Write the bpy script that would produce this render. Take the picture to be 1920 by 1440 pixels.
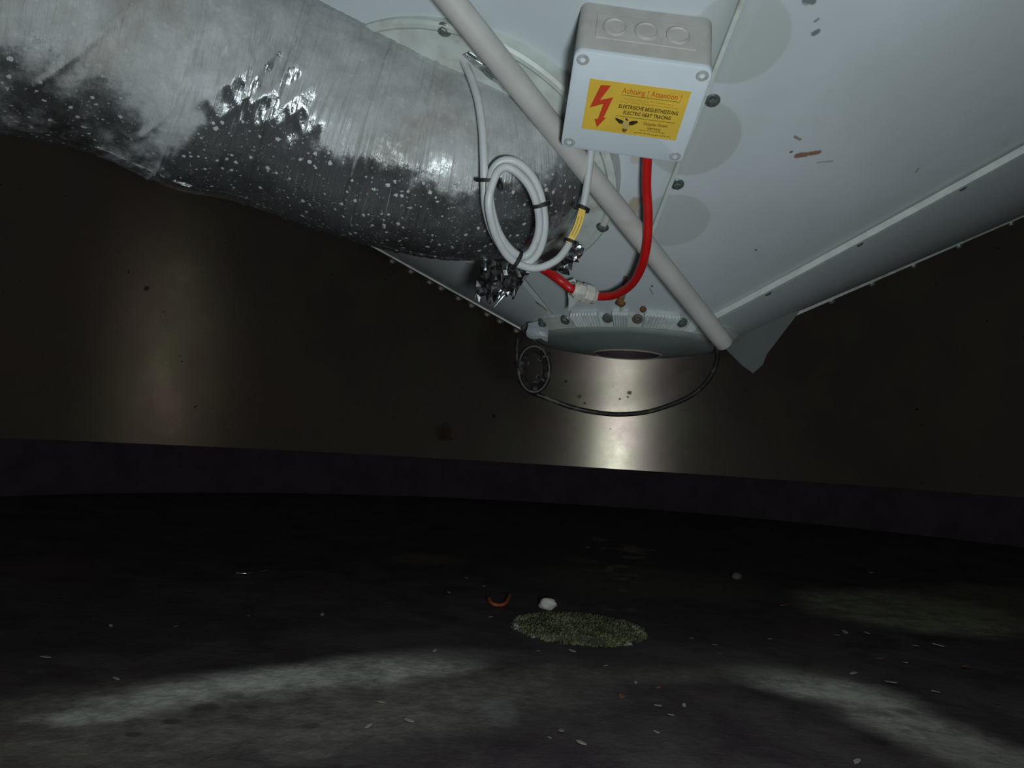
import bpy, bmesh, math, random
import numpy as np
from mathutils import Vector, Matrix, noise
from mathutils.bvhtree import BVHTree

random.seed(7)
scene = bpy.context.scene
for o in list(bpy.data.objects):
    bpy.data.objects.remove(o)
COL = scene.collection
V = Vector

# ------------------------------------------------------------------ camera
# world origin: hopper axis at floor level, z up, metres
PITCH, ROLL, FPX = 0.0885, 0.061, 1400.0
CAM = V((-0.2036, -1.3334, 0.27))
_f = V((0, math.cos(PITCH), math.sin(PITCH)))
_r0 = V((1, 0, 0))
_u0 = _r0.cross(_f)
_r = _r0 * math.cos(ROLL) + _u0 * math.sin(ROLL)
_u = -_r0 * math.sin(ROLL) + _u0 * math.cos(ROLL)
cam_d = bpy.data.cameras.new('camera')
cam_d.sensor_width = 36.0
cam_d.lens = 36.0 * FPX / 1920.0
cam_d.clip_start = 0.02
cam = bpy.data.objects.new('camera', cam_d)
COL.objects.link(cam)
cam.matrix_world = Matrix(((_r.x, _u.x, -_f.x, CAM.x), (_r.y, _u.y, -_f.y, CAM.y), (_r.z, _u.z, -_f.z, CAM.z), (0, 0, 0, 1)))
scene.camera = cam

# ------------------------------------------------------------------ world, lamps, exposure
world = bpy.data.worlds.new('world')
scene.world = world
world.use_nodes = True
bg = world.node_tree.nodes['Background']
bg.inputs['Color'].default_value = (0.9, 0.75, 1.0, 1)
bg.inputs['Strength'].default_value = 0.002
scene.view_settings.view_transform = 'Standard'
scene.view_settings.look = 'None'
scene.view_settings.gamma = 1.0
scene.view_settings.use_curve_mapping = False
scene.view_settings.exposure = 0.0


def spot(name, loc, target, energy, color, size, blend, radius):
    d = bpy.data.lights.new(name, 'SPOT')
    d.energy = energy
    d.color = color
    d.spot_size = math.radians(size)
    d.spot_blend = blend
    d.shadow_soft_size = radius
    o = bpy.data.objects.new(name, d)
    COL.objects.link(o)
    o.location = loc
    o.rotation_euler = (V(target) - V(loc)).to_track_quat('-Z', 'Y').to_euler()
    return o


# hand torch held just right of the lens, aimed up at the hopper
spot('torch_lamp', CAM + V((0.09, 0.0, -0.05)), (-0.12, -0.45, 0.70), 18.5, (0.89, 0.97, 1.0), 165, 0.9, 0.045)



# ------------------------------------------------------------------ pixel helpers (1920 x 1440)
def ray(x, y):
    d = _f + _r * ((x - 960) / FPX) - _u * ((y - 720) / FPX)
    return d.normalized()


def at(x, y, dist):
    return CAM + ray(x, y) * dist


def on_floor(x, y, z=0.0):
    d = ray(x, y)
    return CAM + d * ((z - CAM.z) / d.z)


BETA = 0.4647
TB, SB, CB = math.tan(BETA), math.sin(BETA), math.cos(BETA)
R0, ZO = 0.16, 0.4782            # outlet radius and height


def cpt(az, rad, off=0.0):
    """point on the hopper cone; az in degrees from the camera side, off = outwards"""
    a = math.radians(az)
    return V((rad * math.sin(a) + math.sin(a) * SB * off, -rad * math.cos(a) - math.cos(a) * SB * off, ZO + (rad - R0) * TB - CB * off))


def cnormal(az):
    a = math.radians(az)
    return V((math.sin(a) * SB, -math.cos(a) * SB, -CB))


def on_cone(x, y):
    """az, rad of the cone point seen at a pixel"""
    d = ray(x, y)
    za = ZO - R0 * TB
    o = V((CAM.x, CAM.y, CAM.z - za))
    a = TB * TB * (d.x ** 2 + d.y ** 2) - d.z ** 2
    b = 2 * TB * TB * (d.x * o.x + d.y * o.y) - 2 * d.z * o.z
    c = TB * TB * (o.x ** 2 + o.y ** 2) - o.z ** 2
    q = b * b - 4 * a * c
    q = max(q, 0)
    for t in sorted([(-b - math.sqrt(q)) / 2 / a, (-b + math.sqrt(q)) / 2 / a]):
        p = o + d * t
        if t > 0 and p.z > 0:
            return math.degrees(math.atan2(p.x, -p.y)), math.hypot(p.x, p.y)
    raise ValueError((x, y))


def cone_at(x, y, off=0.0):
    az, rad = on_cone(x, y)
    return cpt(az, rad, off)


# ------------------------------------------------------------------ object helpers
def tag(o, label=None, cat=None, group=None, kind=None):
    if label: o['label'] = label
    if cat: o['category'] = cat
    if group: o['group'] = group
    if kind: o['kind'] = kind
    return o


def empty(name, loc, label, cat, group=None):
    o = bpy.data.objects.new(name, None)
    o.empty_display_size = 0.02
    COL.objects.link(o)
    o.location = loc
    return tag(o, label, cat, group)


def link(name, me, mat, parent=None, smooth=None):
    o = bpy.data.objects.new(name, me)
    if mat is not None and not me.materials:
        me.materials.append(mat)
    COL.objects.link(o)
    if smooth is not None:
        for p in me.polygons:
            p.use_smooth = smooth
    if parent is not None:
        set_parent(o, parent)
    return o


def world_loc(o):
    m = Matrix.Translation(o.location) @ o.rotation_euler.to_matrix().to_4x4()
    if o.parent:
        return world_loc(o.parent) @ o.matrix_parent_inverse @ m
    return m


def set_parent(o, parent):
    o.parent = parent
    o.matrix_parent_inverse = world_loc(parent).inverted()


def mesh(name, verts, faces, mat, parent=None, smooth=False):
    me = bpy.data.meshes.new(name)
    me.from_pydata([tuple(v) for v in verts], [], faces)
    me.update()
    return link(name, me, mat, parent, smooth)


def from_bm(name, bm, mat, parent=None, smooth=False):
    bmesh.ops.recalc_face_normals(bm, faces=bm.faces[:])
    me = bpy.data.meshes.new(name)
    bm.to_mesh(me)
    bm.free()
    return link(name, me, mat, parent, smooth)


def catmull(pts, n=8, closed=False):
    pts = [V(p) for p in pts]
    out = []
    N = len(pts)
    for i in range(N if closed else N - 1):
        if closed:
            p0, p1, p2, p3 = pts[i - 1], pts[i], pts[(i + 1) % N], pts[(i + 2) % N]
        else:
            p0, p1, p2, p3 = pts[max(i - 1, 0)], pts[i], pts[i + 1], pts[min(i + 2, N - 1)]
        for k in range(n):
            t = k / n
            out.append(0.5 * ((2 * p1) + (p2 - p0) * t + (2 * p0 - 5 * p1 + 4 * p2 - p3) * t * t + (3 * p1 - p0 - 3 * p2 + p3) * t ** 3))
    if not closed:
        out.append(pts[-1])
    return out


def frames(pts):
    """parallel transport frames along a polyline"""
    T = []
    for i in range(len(pts)):
        a, b = pts[max(i - 1, 0)], pts[min(i + 1, len(pts) - 1)]
        T.append((b - a).normalized())
    n = T[0].orthogonal().normalized()
    out = []
    for t in T:
        n = (n - t * n.dot(t)).normalized()
        out.append((t, n, t.cross(n)))
    return out


def sweep(pts, radius, seg=12, caps=True):
    rad = radius if callable(radius) else (lambda i: radius)
    vs, fs = [], []
    fr = frames(pts)
    for i, p in enumerate(pts):
        t, n, b = fr[i]
        for k in range(seg):
            a = 2 * math.pi * k / seg
            vs.append(p + (n * math.cos(a) + b * math.sin(a)) * rad(i))
    for i in range(len(pts) - 1):
        for k in range(seg):
            k2 = (k + 1) % seg
            fs.append((i * seg + k, i * seg + k2, (i + 1) * seg + k2, (i + 1) * seg + k))
    if caps:
        fs.append(tuple(range(seg))[::-1])
        m = (len(pts) - 1) * seg
        fs.append(tuple(range(m, m + seg)))
    return vs, fs


def tube(name, pts, radius, mat, parent=None, seg=12, n=8):
    P = catmull(pts, n) if n > 1 else [V(p) for p in pts]
    vs, fs = sweep(P, radius, seg)
    o = mesh(name, vs, fs, mat, parent, True)
    return o


def lathe(profile, seg=48):
    """profile of (r, z) -> verts, faces about local z (closed ends where r == 0 are left open)"""
    vs, fs = [], []
    for r, z in profile:
        for k in range(seg):
            a = 2 * math.pi * k / seg
            vs.append(V((r * math.cos(a), r * math.sin(a), z)))
    for i in range(len(profile) - 1):
        for k in range(seg):
            k2 = (k + 1) % seg
            fs.append((i * seg + k, i * seg + k2, (i + 1) * seg + k2, (i + 1) * seg + k))
    return vs, fs


def basis_m(x, y, z, loc):
    return Matrix(((x.x, y.x, z.x, loc.x), (x.y, y.y, z.y, loc.y), (x.z, y.z, z.z, loc.z), (0, 0, 0, 1)))


def along(z, loc, hint=V((0.3, 0.1, 1))):
    z = z.normalized()
    x = hint - z * hint.dot(z)
    x.normalize()
    return basis_m(x, z.cross(x), z, loc)


# ------------------------------------------------------------------ materials
class NT:
    def __init__(self, name, rough=0.6, metal=0.0, color=(0.5, 0.5, 0.5)):
        self.m = bpy.data.materials.new(name)
        self.m.use_nodes = True
        self.t = self.m.node_tree
        self.b = self.t.nodes['Principled BSDF']
        self.b.inputs['Roughness'].default_value = rough
        self.b.inputs['Metallic'].default_value = metal
        self.b.inputs['Base Color'].default_value = (*color, 1)
        self.tc = None

    def node(self, typ, **kw):
        n = self.t.nodes.new(typ)
        for k, v in kw.items():
            if k.startswith('i_'):
                key = k[2:].replace('_', ' ')
                n.inputs[key].default_value = v
            else:
                setattr(n, k, v)
        return n

    def link(self, a, b):
        self.t.links.new(a, b)

    def coord(self, kind='Object'):
        if self.tc is None:
            self.tc = self.node('ShaderNodeTexCoord')
        return self.tc.outputs[kind]

    def val(self, sock, v):
        if isinstance(v, bpy.types.NodeSocket):
            self.link(v, sock)
        else:
            sock.default_value = v

    def math(self, op, a, b=0.0, c=None, clamp=False):
        n = self.node('ShaderNodeMath', operation=op, use_clamp=clamp)
        self.val(n.inputs[0], a)
        self.val(n.inputs[1], b)
        if c is not None:
            self.val(n.inputs[2], c)
        return n.outputs[0]

    def noise(self, scale, detail=4, rough=0.55, dist=0.0, vec=None, sc=None):
        n = self.node('ShaderNodeTexNoise')
        n.inputs['Scale'].default_value = scale
        n.inputs['Detail'].default_value = detail
        n.inputs['Roughness'].default_value = rough
        n.inputs['Distortion'].default_value = dist
        v = vec if vec is not None else self.coord()
        if sc is not None:
            mp = self.node('ShaderNodeMapping')
            mp.inputs['Scale'].default_value = sc
            self.link(v, mp.inputs['Vector'])
            v = mp.outputs[0]
        self.link(v, n.inputs['Vector'])
        return n.outputs['Fac']

    def ramp(self, fac, lo, hi, a=0.0, b=1.0, smooth=True):
        n = self.node('ShaderNodeMapRange')
        n.interpolation_type = 'SMOOTHSTEP' if smooth else 'LINEAR'
        self.val(n.inputs['Value'], fac)
        n.inputs['From Min'].default_value = lo
        n.inputs['From Max'].default_value = hi
        n.inputs['To Min'].default_value = a
        n.inputs['To Max'].default_value = b
        return n.outputs['Result']

    def mix(self, fac, a, b):
        n = self.node('ShaderNodeMix', data_type='RGBA')
        self.val(n.inputs[0], fac)
        self.val(n.inputs[6], (*a, 1) if isinstance(a, tuple) else a)
        self.val(n.inputs[7], (*b, 1) if isinstance(b, tuple) else b)
        return n.outputs[2]

    def col(self, s):
        self.link(s, self.b.inputs['Base Color'])

    def bump(self, h, strength=0.3, dist=0.002):
        n = self.node('ShaderNodeBump')
        n.inputs['Strength'].default_value = strength
        n.inputs['Distance'].default_value = dist
        self.link(h, n.inputs['Height'])
        self.link(n.outputs['Normal'], self.b.inputs['Normal'])

    def blob(self, center, rx, ry, rot, soft=0.25, warp=None, warp_amt=0.3):
        """1 inside an ellipse on the xy plane of the object, 0 outside"""
        mp = self.node('ShaderNodeMapping', vector_type='TEXTURE')
        mp.inputs['Location'].default_value = (center[0], center[1], 0)
        mp.inputs['Rotation'].default_value = (0, 0, rot)
        mp.inputs['Scale'].default_value = (rx, ry, 1e6)
        self.link(self.coord(), mp.inputs['Vector'])
        n = self.node('ShaderNodeVectorMath', operation='LENGTH')
        self.link(mp.outputs[0], n.inputs[0])
        d = n.outputs['Value']
        if warp is not None:
            d = self.math('ADD', d, self.math('MULTIPLY', self.math('SUBTRACT', warp, 0.5), warp_amt * 2))
        return self.ramp(d, 1 - soft, 1 + soft, 1, 0)


def simple(name, color, rough=0.6, metal=0.0, var=0.12, scale=30.0, bump=0.0, dirt=None, dirt_lo=0.55, dirt_hi=0.75):
    n = NT(name, rough, metal, color)
    f = n.noise(scale, 5)
    dark = tuple(c * (1 - var * 2) for c in color)
    c = n.mix(n.ramp(f, 0.3, 0.7), dark, color)
    if dirt:
        g = n.noise(scale * 0.6, 6, 0.65)
        c = n.mix(n.ramp(g, dirt_lo, dirt_hi), c, dirt)
    n.col(c)
    if bump:
        n.bump(f, 0.4, bump)
    return n.m


def mat_panel():
    n = NT('painted_panel', 0.38, 0.0)
    big = n.noise(3.0, 4)
    c = n.mix(n.ramp(big, 0.35, 0.7), (0.50, 0.555, 0.57), (0.575, 0.635, 0.66))
    smear = n.noise(14, 6, 0.65, 0.6)
    c = n.mix(n.ramp(smear, 0.6, 0.8, 0, 0.55), c, (0.37, 0.39, 0.37))
    # round darker patches and streaks along the seams
    for (px_, py_), rr, k in (((1385, 75), 0.052, 0.5), ((1300, 262), 0.055, 0.55), ((1262, 415), 0.048, 0.5)):
        p = cone_at(px_, py_)
        n2 = n.node('ShaderNodeVectorMath', operation='DISTANCE')
        n.link(n.coord(), n2.inputs[0])
        n2.inputs[1].default_value = p
        c = n.mix(n.math('MULTIPLY', n.ramp(n2.outputs['Value'], rr - 0.0025, rr + 0.0015, 1, 0), k), c, (0.37, 0.41, 0.385))
    # rust streak and scuffs
    warp = n.noise(60, 4, 0.7)
    for (ax, ay), (bx, by), w, colr in (((1496, 291), (1534, 286), 0.0048, (0.22, 0.07, 0.015)), ((1510, 0), (1524, 2), 0.004, (0.10, 0.14, 0.13)),
                                       ((1526, 62), (1534, 58), 0.0035, (0.10, 0.16, 0.15)), ((1528, 40), (1534, 36), 0.002, (0.2, 0.24, 0.22)),
                                       ((1490, 256), (1500, 262), 0.002, (0.25, 0.2, 0.15)), ((1417, 468), (1418, 469), 0.002, (0.03, 0.03, 0.03)),
                                       ((1532, 305), (1560, 302), 0.0016, (0.33, 0.36, 0.36)), ((1718, 322), (1722, 316), 0.002, (0.3, 0.3, 0.26)),
                                       ((1483, 285), (1484, 285), 0.0022, (0.12, 0.1, 0.09)), ((1218, 540), (1224, 552), 0.0015, (0.3, 0.3, 0.28)),
                                       ((1222, 536), (1223, 537), 0.0022, (0.04, 0.04, 0.04)), ((1182, 395), (1194, 378), 0.010, (0.42, 0.34, 0.24)),
                                       ((1165, 568), (1172, 520), 0.004, (0.20, 0.10, 0.04)), ((1006, 567), (1034, 588), 0.003, (0.22, 0.15, 0.09)),
                                       ((1100, 462), (1112, 455), 0.003, (0.2, 0.06, 0.03)), ((1190, 300), (1330, 60), 0.008, (0.50, 0.49, 0.44))):
        A, B = cone_at(ax, ay), cone_at(bx, by)
        ab = B - A
        # distance to a segment, in nodes
        sub = n.node('ShaderNodeVectorMath', operation='SUBTRACT')
        n.link(n.coord(), sub.inputs[0])
        sub.inputs[1].default_value = A
        dot = n.node('ShaderNodeVectorMath', operation='DOT_PRODUCT')
        n.link(sub.outputs[0], dot.inputs[0])
        dot.inputs[1].default_value = ab / max(ab.length_squared, 1e-9)
        t = n.math('ADD', dot.outputs['Value'], 0.0, clamp=True)
        sc = n.node('ShaderNodeVectorMath', operation='SCALE')
        sc.inputs[0].default_value = ab
        n.link(t, sc.inputs['Scale'])
        d = n.node('ShaderNodeVectorMath', operation='DISTANCE')
        n.link(sub.outputs[0], d.inputs[0])
        n.link(sc.outputs[0], d.inputs[1])
        dd = n.math('ADD', d.outputs['Value'], n.math('MULTIPLY', n.math('SUBTRACT', warp, 0.5), w * 2.2))
        c = n.mix(n.ramp(dd, w * 0.5, w * 1.1, 0.85, 0), c, colr)
    n.col(c)
    spots = n.noise(90, 3)
    n.link(n.ramp(spots, 0.3, 0.7, 0.33, 0.47), n.b.inputs['Roughness'])
    n.bump(n.noise(9, 3), 0.12, 0.004)
    return n.m


def mat_foil(dusty=True):
    n = NT('dusty_foil' if dusty else 'bright_foil', 0.22, 1.0, (0.62, 0.66, 0.68))
    geo = n.node('ShaderNodeNewGeometry')
    sep = n.node('ShaderNodeSeparateXYZ')
    n.link(geo.outputs['Normal'], sep.inputs[0])
    nz = sep.outputs['Z']
    if not dusty:
        f = n.noise(60, 3)
        n.link(n.ramp(f, 0.3, 0.7, 0.14, 0.28), n.b.inputs['Roughness'])
        return n.m
    u = n.node('ShaderNodeUVMap', uv_map='around')
    uv = u.outputs[0]
    # settled dust: thick towards the top, patchy lower down
    big = n.noise(5.0, 5, 0.6)
    mid = n.noise(26.0, 6, 0.7)
    base = n.math('ADD', nz, n.math('MULTIPLY', n.math('SUBTRACT', big, 0.5), 1.3))
    base = n.math('ADD', base, n.math('MULTIPLY', n.math('SUBTRACT', mid, 0.5), 0.7))
    sx = n.node('ShaderNodeSeparateXYZ')
    n.link(uv, sx.inputs[0])
    base = n.math('ADD', base, n.math('ADD', n.ramp(sx.outputs[0], -0.45, -0.39, 0.55, -0.12), n.ramp(sx.outputs[0], -0.31, -0.24, 0.0, 0.26)))
    dust = n.ramp(base, -0.50, -0.10, 0.12, 0.93)
    # splashes of pale dust
    vor = n.node('ShaderNodeTexVoronoi')
    vor.inputs['Scale'].default_value = 130
    n.link(n.coord(), vor.inputs['Vector'])
    sepc = n.node('ShaderNodeSeparateColor')
    n.link(vor.outputs['Color'], sepc.inputs[0])
    size = n.ramp(sepc.outputs[0], 0.35, 1.0, 0.02, 0.36, False)
    wob = n.math('MULTIPLY', n.math('SUBTRACT', n.noise(260, 4, 0.75), 0.5), 0.8)
    dist = n.math('ADD', vor.outputs['Distance'], wob)
    speck = n.ramp(n.math('SUBTRACT', size, dist), 0.0, 0.05)
    dust_glint = n.math('MAXIMUM', dust, n.math('MULTIPLY', n.math('MULTIPLY', speck, 0.8), n.math('SUBTRACT', 1.0, n.math('MULTIPLY', dust, 0.75))))
    glint_lines = n.ramp(n.noise(1.0, 3, 0.6, 0.3, vec=uv, sc=(330, 7, 1)), 0.64, 0.72)  # wrinkle glints painted into the colour as pale lines round the duct
    dust_glint = n.math('MAXIMUM', dust_glint, n.math('MULTIPLY', glint_lines, 0.42))
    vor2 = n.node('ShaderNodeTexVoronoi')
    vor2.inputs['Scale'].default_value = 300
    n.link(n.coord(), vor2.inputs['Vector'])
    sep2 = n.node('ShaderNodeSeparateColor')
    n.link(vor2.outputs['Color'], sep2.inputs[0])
    tiny = n.ramp(n.math('SUBTRACT', n.ramp(sep2.outputs[1], 0.55, 1.0, 0.0, 0.42, False), n.math('ADD', vor2.outputs['Distance'], wob)), 0.0, 0.06)  # finer pale specks painted in as random glints on the bare foil
    dust_glint = n.math('MAXIMUM', dust_glint, n.math('MULTIPLY', n.math('MULTIPLY', tiny, 0.5), n.math('SUBTRACT', 1.0, dust)))
    grime = n.ramp(n.noise(11, 6, 0.7), 0.42, 0.72)
    dcol = n.mix(n.ramp(mid, 0.3, 0.75), (0.32, 0.34, 0.34), (0.49, 0.515, 0.515))
    dcol = n.mix(n.math('MULTIPLY', grime, 0.5), dcol, (0.24, 0.20, 0.155))
    dcol = n.mix(n.math('MULTIPLY', speck, n.math('SUBTRACT', 1.0, n.math('MULTIPLY', dust, 0.85))), dcol, (0.58, 0.64, 0.66))
    fcol = n.mix(grime, (0.50, 0.54, 0.56), (0.22, 0.23, 0.22))
    n.col(n.mix(dust_glint, fcol, dcol))
    n.link(n.math('SUBTRACT', 1.0, dust_glint), n.b.inputs['Metallic'])
    n.link(n.ramp(dust_glint, 0, 0.8, 0.13, 0.65), n.b.inputs['Roughness'])
    w = n.noise(1.0, 5, 0.6, vec=uv, sc=(260, 14, 1))
    w2 = n.noise(70, 4, 0.6)
    n.bump(n.math('ADD', w, n.math('MULTIPLY', w2, 0.6)), 0.75, 0.0022)
    return n.m


def mat_wall():
    n = NT('stainless_sheet', 0.30, 0.82)
    n.b.inputs['Anisotropic'].default_value = 0.96
    n.b.inputs['Anisotropic Rotation'].default_value = 0.25
    tg = n.node('ShaderNodeTangent', direction_type='RADIAL', axis='Z')
    n.link(tg.outputs[0], n.b.inputs['Tangent'])
    big = n.noise(1.6, 5, 0.6)
    c = n.mix(n.ramp(big, 0.3, 0.7), (0.40, 0.325, 0.28), (0.475, 0.39, 0.345))
    tint = n.noise(5.5, 4)
    c = n.mix(n.ramp(tint, 0.42, 0.62, 0, 0.8), c, (0.425, 0.40, 0.30))
    spk = n.noise(38, 3, 0.7)
    c = n.mix(n.ramp(spk, 0.70, 0.74), c, (0.03, 0.025, 0.02))
    wrp = n.noise(45, 4, 0.7)
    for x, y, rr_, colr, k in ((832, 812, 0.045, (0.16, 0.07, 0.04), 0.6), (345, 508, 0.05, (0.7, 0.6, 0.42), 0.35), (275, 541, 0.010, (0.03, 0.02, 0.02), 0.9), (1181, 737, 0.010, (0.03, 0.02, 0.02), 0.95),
                               (1177, 744, 0.006, (0.03, 0.02, 0.02), 0.95), (1162, 748, 0.005, (0.03, 0.02, 0.02), 0.9), (1086, 744, 0.011, (0.10, 0.08, 0.06), 0.7), (1096, 756, 0.006, (0.05, 0.04, 0.03), 0.9), (1061, 715, 0.008, (0.05, 0.04, 0.03), 0.85), (925, 780, 0.008, (0.05, 0.04, 0.03), 0.8)):
        d = ray(x, y)
        ox, oy = CAM.x - 0.016, CAM.y
        qa, qb, qc = d.x ** 2 + d.y ** 2, 2 * (d.x * ox + d.y * oy), ox * ox + oy * oy - 1.60 ** 2
        t = (-qb + math.sqrt(qb * qb - 4 * qa * qc)) / 2 / qa
        dn = n.node('ShaderNodeVectorMath', operation='DISTANCE')
        n.link(n.coord(), dn.inputs[0])
        dn.inputs[1].default_value = CAM + d * t
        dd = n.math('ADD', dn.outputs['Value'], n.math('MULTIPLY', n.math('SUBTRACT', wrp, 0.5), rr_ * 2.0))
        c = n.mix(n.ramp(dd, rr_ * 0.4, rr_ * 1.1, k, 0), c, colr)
    n.col(c)
    rr = n.noise(5, 6, 0.7)
    n.link(n.ramp(rr, 0.3, 0.75, 0.255, 0.31), n.b.inputs['Roughness'])
    n.bump(n.noise(1.0, 4, sc=(3, 3, 220)), 0.06, 0.001)
    return n.m


def mat_floor():
    n = NT('stained_concrete', 0.7, 0.0)
    warp = n.noise(6, 6, 0.65)
    fine = n.noise(55, 6, 0.7)
    mott = n.noise(21, 7, 0.72)
    mid = n.noise(9, 6, 0.65, 0.4)
    c = n.mix(n.ramp(mid, 0.3, 0.75), (0.040, 0.029, 0.034), (0.088, 0.074, 0.073))
    c = n.mix(n.ramp(fine, 0.5, 0.8, 0, 0.5), c, (0.085, 0.08, 0.073))
    red = n.noise(4.5, 4, 0.6)
    c = n.mix(n.ramp(red, 0.52, 0.75, 0, 0.6), c, (0.055, 0.028, 0.024))

    def px_blob(x, y, rx_px, ry_px, colr, k, soft=0.3, wa=0.35, tilt=0.0):
        nonlocal c
        P = on_floor(x, y)
        ax = on_floor(x + rx_px * math.cos(tilt), y + rx_px * math.sin(tilt)) - P
        ay = on_floor(x, y + ry_px) - on_floor(x, y - ry_px)
        rot = math.atan2(ax.y, ax.x)
        m = n.blob((P.x, P.y), ax.length, ay.length / 2, rot, soft, warp, wa)
        m = n.math('MULTIPLY', m, n.math('MULTIPLY', n.ramp(fine, 0.25, 0.7, 0.5, 1.0), n.ramp(mott, 0.36, 0.62, 0.42, 1.0)))
        c = n.mix(n.math('MULTIPLY', m, k), c, colr)

    pale, green, dark = (0.66, 0.69, 0.60), (0.42, 0.46, 0.28), (0.036, 0.028, 0.032)
    px_blob(560, 1330, 480, 75, (0.30, 0.285, 0.235), 0.65, 0.45, 0.6, -0.12)
    px_blob(640, 1262, 250, 26, pale, 0.85, 0.6, 0.5, -0.13)
    px_blob(420, 1290, 190, 18, (0.72, 0.75, 0.66), 0.85, 0.6, 0.5, -0.22)
    px_blob(170, 1358, 100, 12, pale, 0.7, 0.6, 0.4, -0.1)
    px_blob(940, 1335, 30, 26, (0.20, 0.22, 0.21), 0.7, 0.4, 0.5)
    px_blob(1540, 1290, 160, 24, (0.62, 0.65, 0.55), 0.9, 0.5, 0.4, 0.18)
    px_blob(1690, 1350, 190, 28, (0.5, 0.5, 0.42), 0.85, 0.5, 0.5, 0.42)
    px_blob(1860, 1420, 160, 30, (0.27, 0.27, 0.23), 0.8, 0.5, 0.5, 0.35)
    px_blob(1370, 1265, 190, 14, (0.22, 0.22, 0.17), 0.6, 0.6, 0.4)
    px_blob(1700, 1145, 190, 30, green, 0.8, 0.3, 0.45, 0.06)
    px_blob(1880, 1140, 160, 24, (0.20, 0.22, 0.13), 0.7, 0.3, 0.4)
    px_blob(1220, 1090, 190, 26, (0.115, 0.125, 0.10), 0.8, 0.5, 0.6, 0.03)
    px_blob(800, 1049, 60, 9, (0.16, 0.15, 0.12), 0.7, 0.5, 0.4)
    px_blob(460, 1120, 160, 10, (0.11, 0.10, 0.09), 0.7, 0.6, 0.5, 0.05)
    px_blob(90, 1080, 110, 34, (0.08, 0.05, 0.05), 0.6, 0.6, 0.3)
    px_blob(1290, 1160, 200, 40, dark, 0.8, 0.5, 0.5, 0.1)
    px_blob(1340, 1235, 130, 26, (0.085, 0.09, 0.075), 0.6, 0.5, 0.5)
    px_blob(330, 1180, 420, 60, dark, 0.75, 0.5, 0.4, 0.0)
    px_blob(900, 1215, 170, 22, dark, 0.7, 0.5, 0.5)
    for x, y, s in ((440, 1308, 20), (385, 1332, 26), (322, 1362, 18), (1640, 1388, 26), (1700, 1335, 18), (470, 1330, 14), (580, 1365, 18), (250, 1390, 16)):
        px_blob(x, y, s, s * 0.3, (0.025, 0.018, 0.015), 0.85, 0.4, 0.5)
    n.col(c)
    n.link(n.ramp(mid, 0.3, 0.7, 0.55, 0.85), n.b.inputs['Roughness'])
    n.b.inputs['Specular IOR Level'].default_value = 0.25
    n.bump(n.math('ADD', fine, mid), 0.5, 0.004)
    return n.m


M_PANEL = mat_panel()
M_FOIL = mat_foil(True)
M_BRIGHT = mat_foil(False)
M_WALL = mat_wall()
M_FLOOR = mat_floor()
M_PLINTH_BORE = simple('rubberised_concrete_and_bore_shade', (0.060, 0.040, 0.054), 0.85, var=0.2, scale=12, bump=0.003)
M_LIP = simple('painted_seam_edge', (0.60, 0.66, 0.62), 0.45, var=0.08, scale=40, dirt=(0.38, 0.37, 0.31), dirt_lo=0.5, dirt_hi=0.75)
M_BOLT = simple('weathered_steel_bolt', (0.27, 0.31, 0.28), 0.42, 0.7, var=0.2, scale=300)
M_RUSTBOLT = simple('rusty_bolt', (0.22, 0.19, 0.155), 0.6, 0.4, var=0.3, scale=300, dirt=(0.15, 0.075, 0.04))
M_PIPE = simple('grey_plastic_pipe', (0.50, 0.50, 0.47), 0.5, var=0.06, scale=20, dirt=(0.36, 0.30, 0.25), dirt_lo=0.56, dirt_hi=0.74)
M_BODY = simple('warm_grey_box_plastic', (0.50, 0.49, 0.46), 0.55, var=0.07, scale=45, dirt=(0.40, 0.37, 0.33))  # box body, warmer and darker in tone than the lid
M_LID = simple('pale_box_lid', (0.62, 0.70, 0.74), 0.42, var=0.02, scale=25, dirt=(0.50, 0.55, 0.57), dirt_lo=0.66, dirt_hi=0.8)
M_SCREW = simple('grey_plastic_screw', (0.44, 0.45, 0.44), 0.5, var=0.15, scale=200)
M_YELLOW = simple('yellow_sticker', (0.78, 0.52, 0.065), 0.45, var=0.05, scale=30)
M_REDINK = simple('red_ink', (0.62, 0.06, 0.02), 0.5, var=0.03)
M_ORANGEINK = simple('orange_ink', (0.62, 0.13, 0.012), 0.5, var=0.03)
M_PALEORANGE = simple('faded_orange_ink', (0.62, 0.36, 0.03), 0.5, var=0.03)
M_BLACKINK = simple('black_ink', (0.035, 0.028, 0.01), 0.5, var=0.03)
M_OLIVEINK = simple('olive_ink', (0.22, 0.17, 0.015), 0.5, var=0.03)
M_WING = simple('dark_wing_ink', (0.06, 0.05, 0.015), 0.5, var=0.4, scale=400)
M_TAN = simple('tan_ink', (0.62, 0.45, 0.15), 0.5, var=0.05)
M_BROWN = simple('brown_ink', (0.20, 0.12, 0.015), 0.5, var=0.05)
M_WCABLE = simple('pale_grey_cable', (0.55, 0.58, 0.58), 0.42, var=0.05, scale=60, dirt=(0.40, 0.37, 0.32), dirt_lo=0.58, dirt_hi=0.75)
M_RCABLE = simple('red_cable', (0.56, 0.012, 0.012), 0.4, var=0.06, scale=60)
M_TIE = simple('black_nylon', (0.008, 0.008, 0.009), 0.6, var=0.1)
M_GLAND = simple('white_nylon_gland', (0.66, 0.65, 0.58), 0.4, var=0.05, scale=80)
M_GASKET = simple('white_sealing_strip', (0.62, 0.68, 0.68), 0.55, var=0.08, scale=120, dirt=(0.42, 0.46, 0.43))
M_DISC = simple('green_grey_outlet', (0.32, 0.39, 0.37), 0.5, var=0.1, scale=14)
M_RIM = simple('ochre_opening_rim', (0.48, 0.41, 0.28), 0.6, var=0.15, scale=60)
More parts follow.
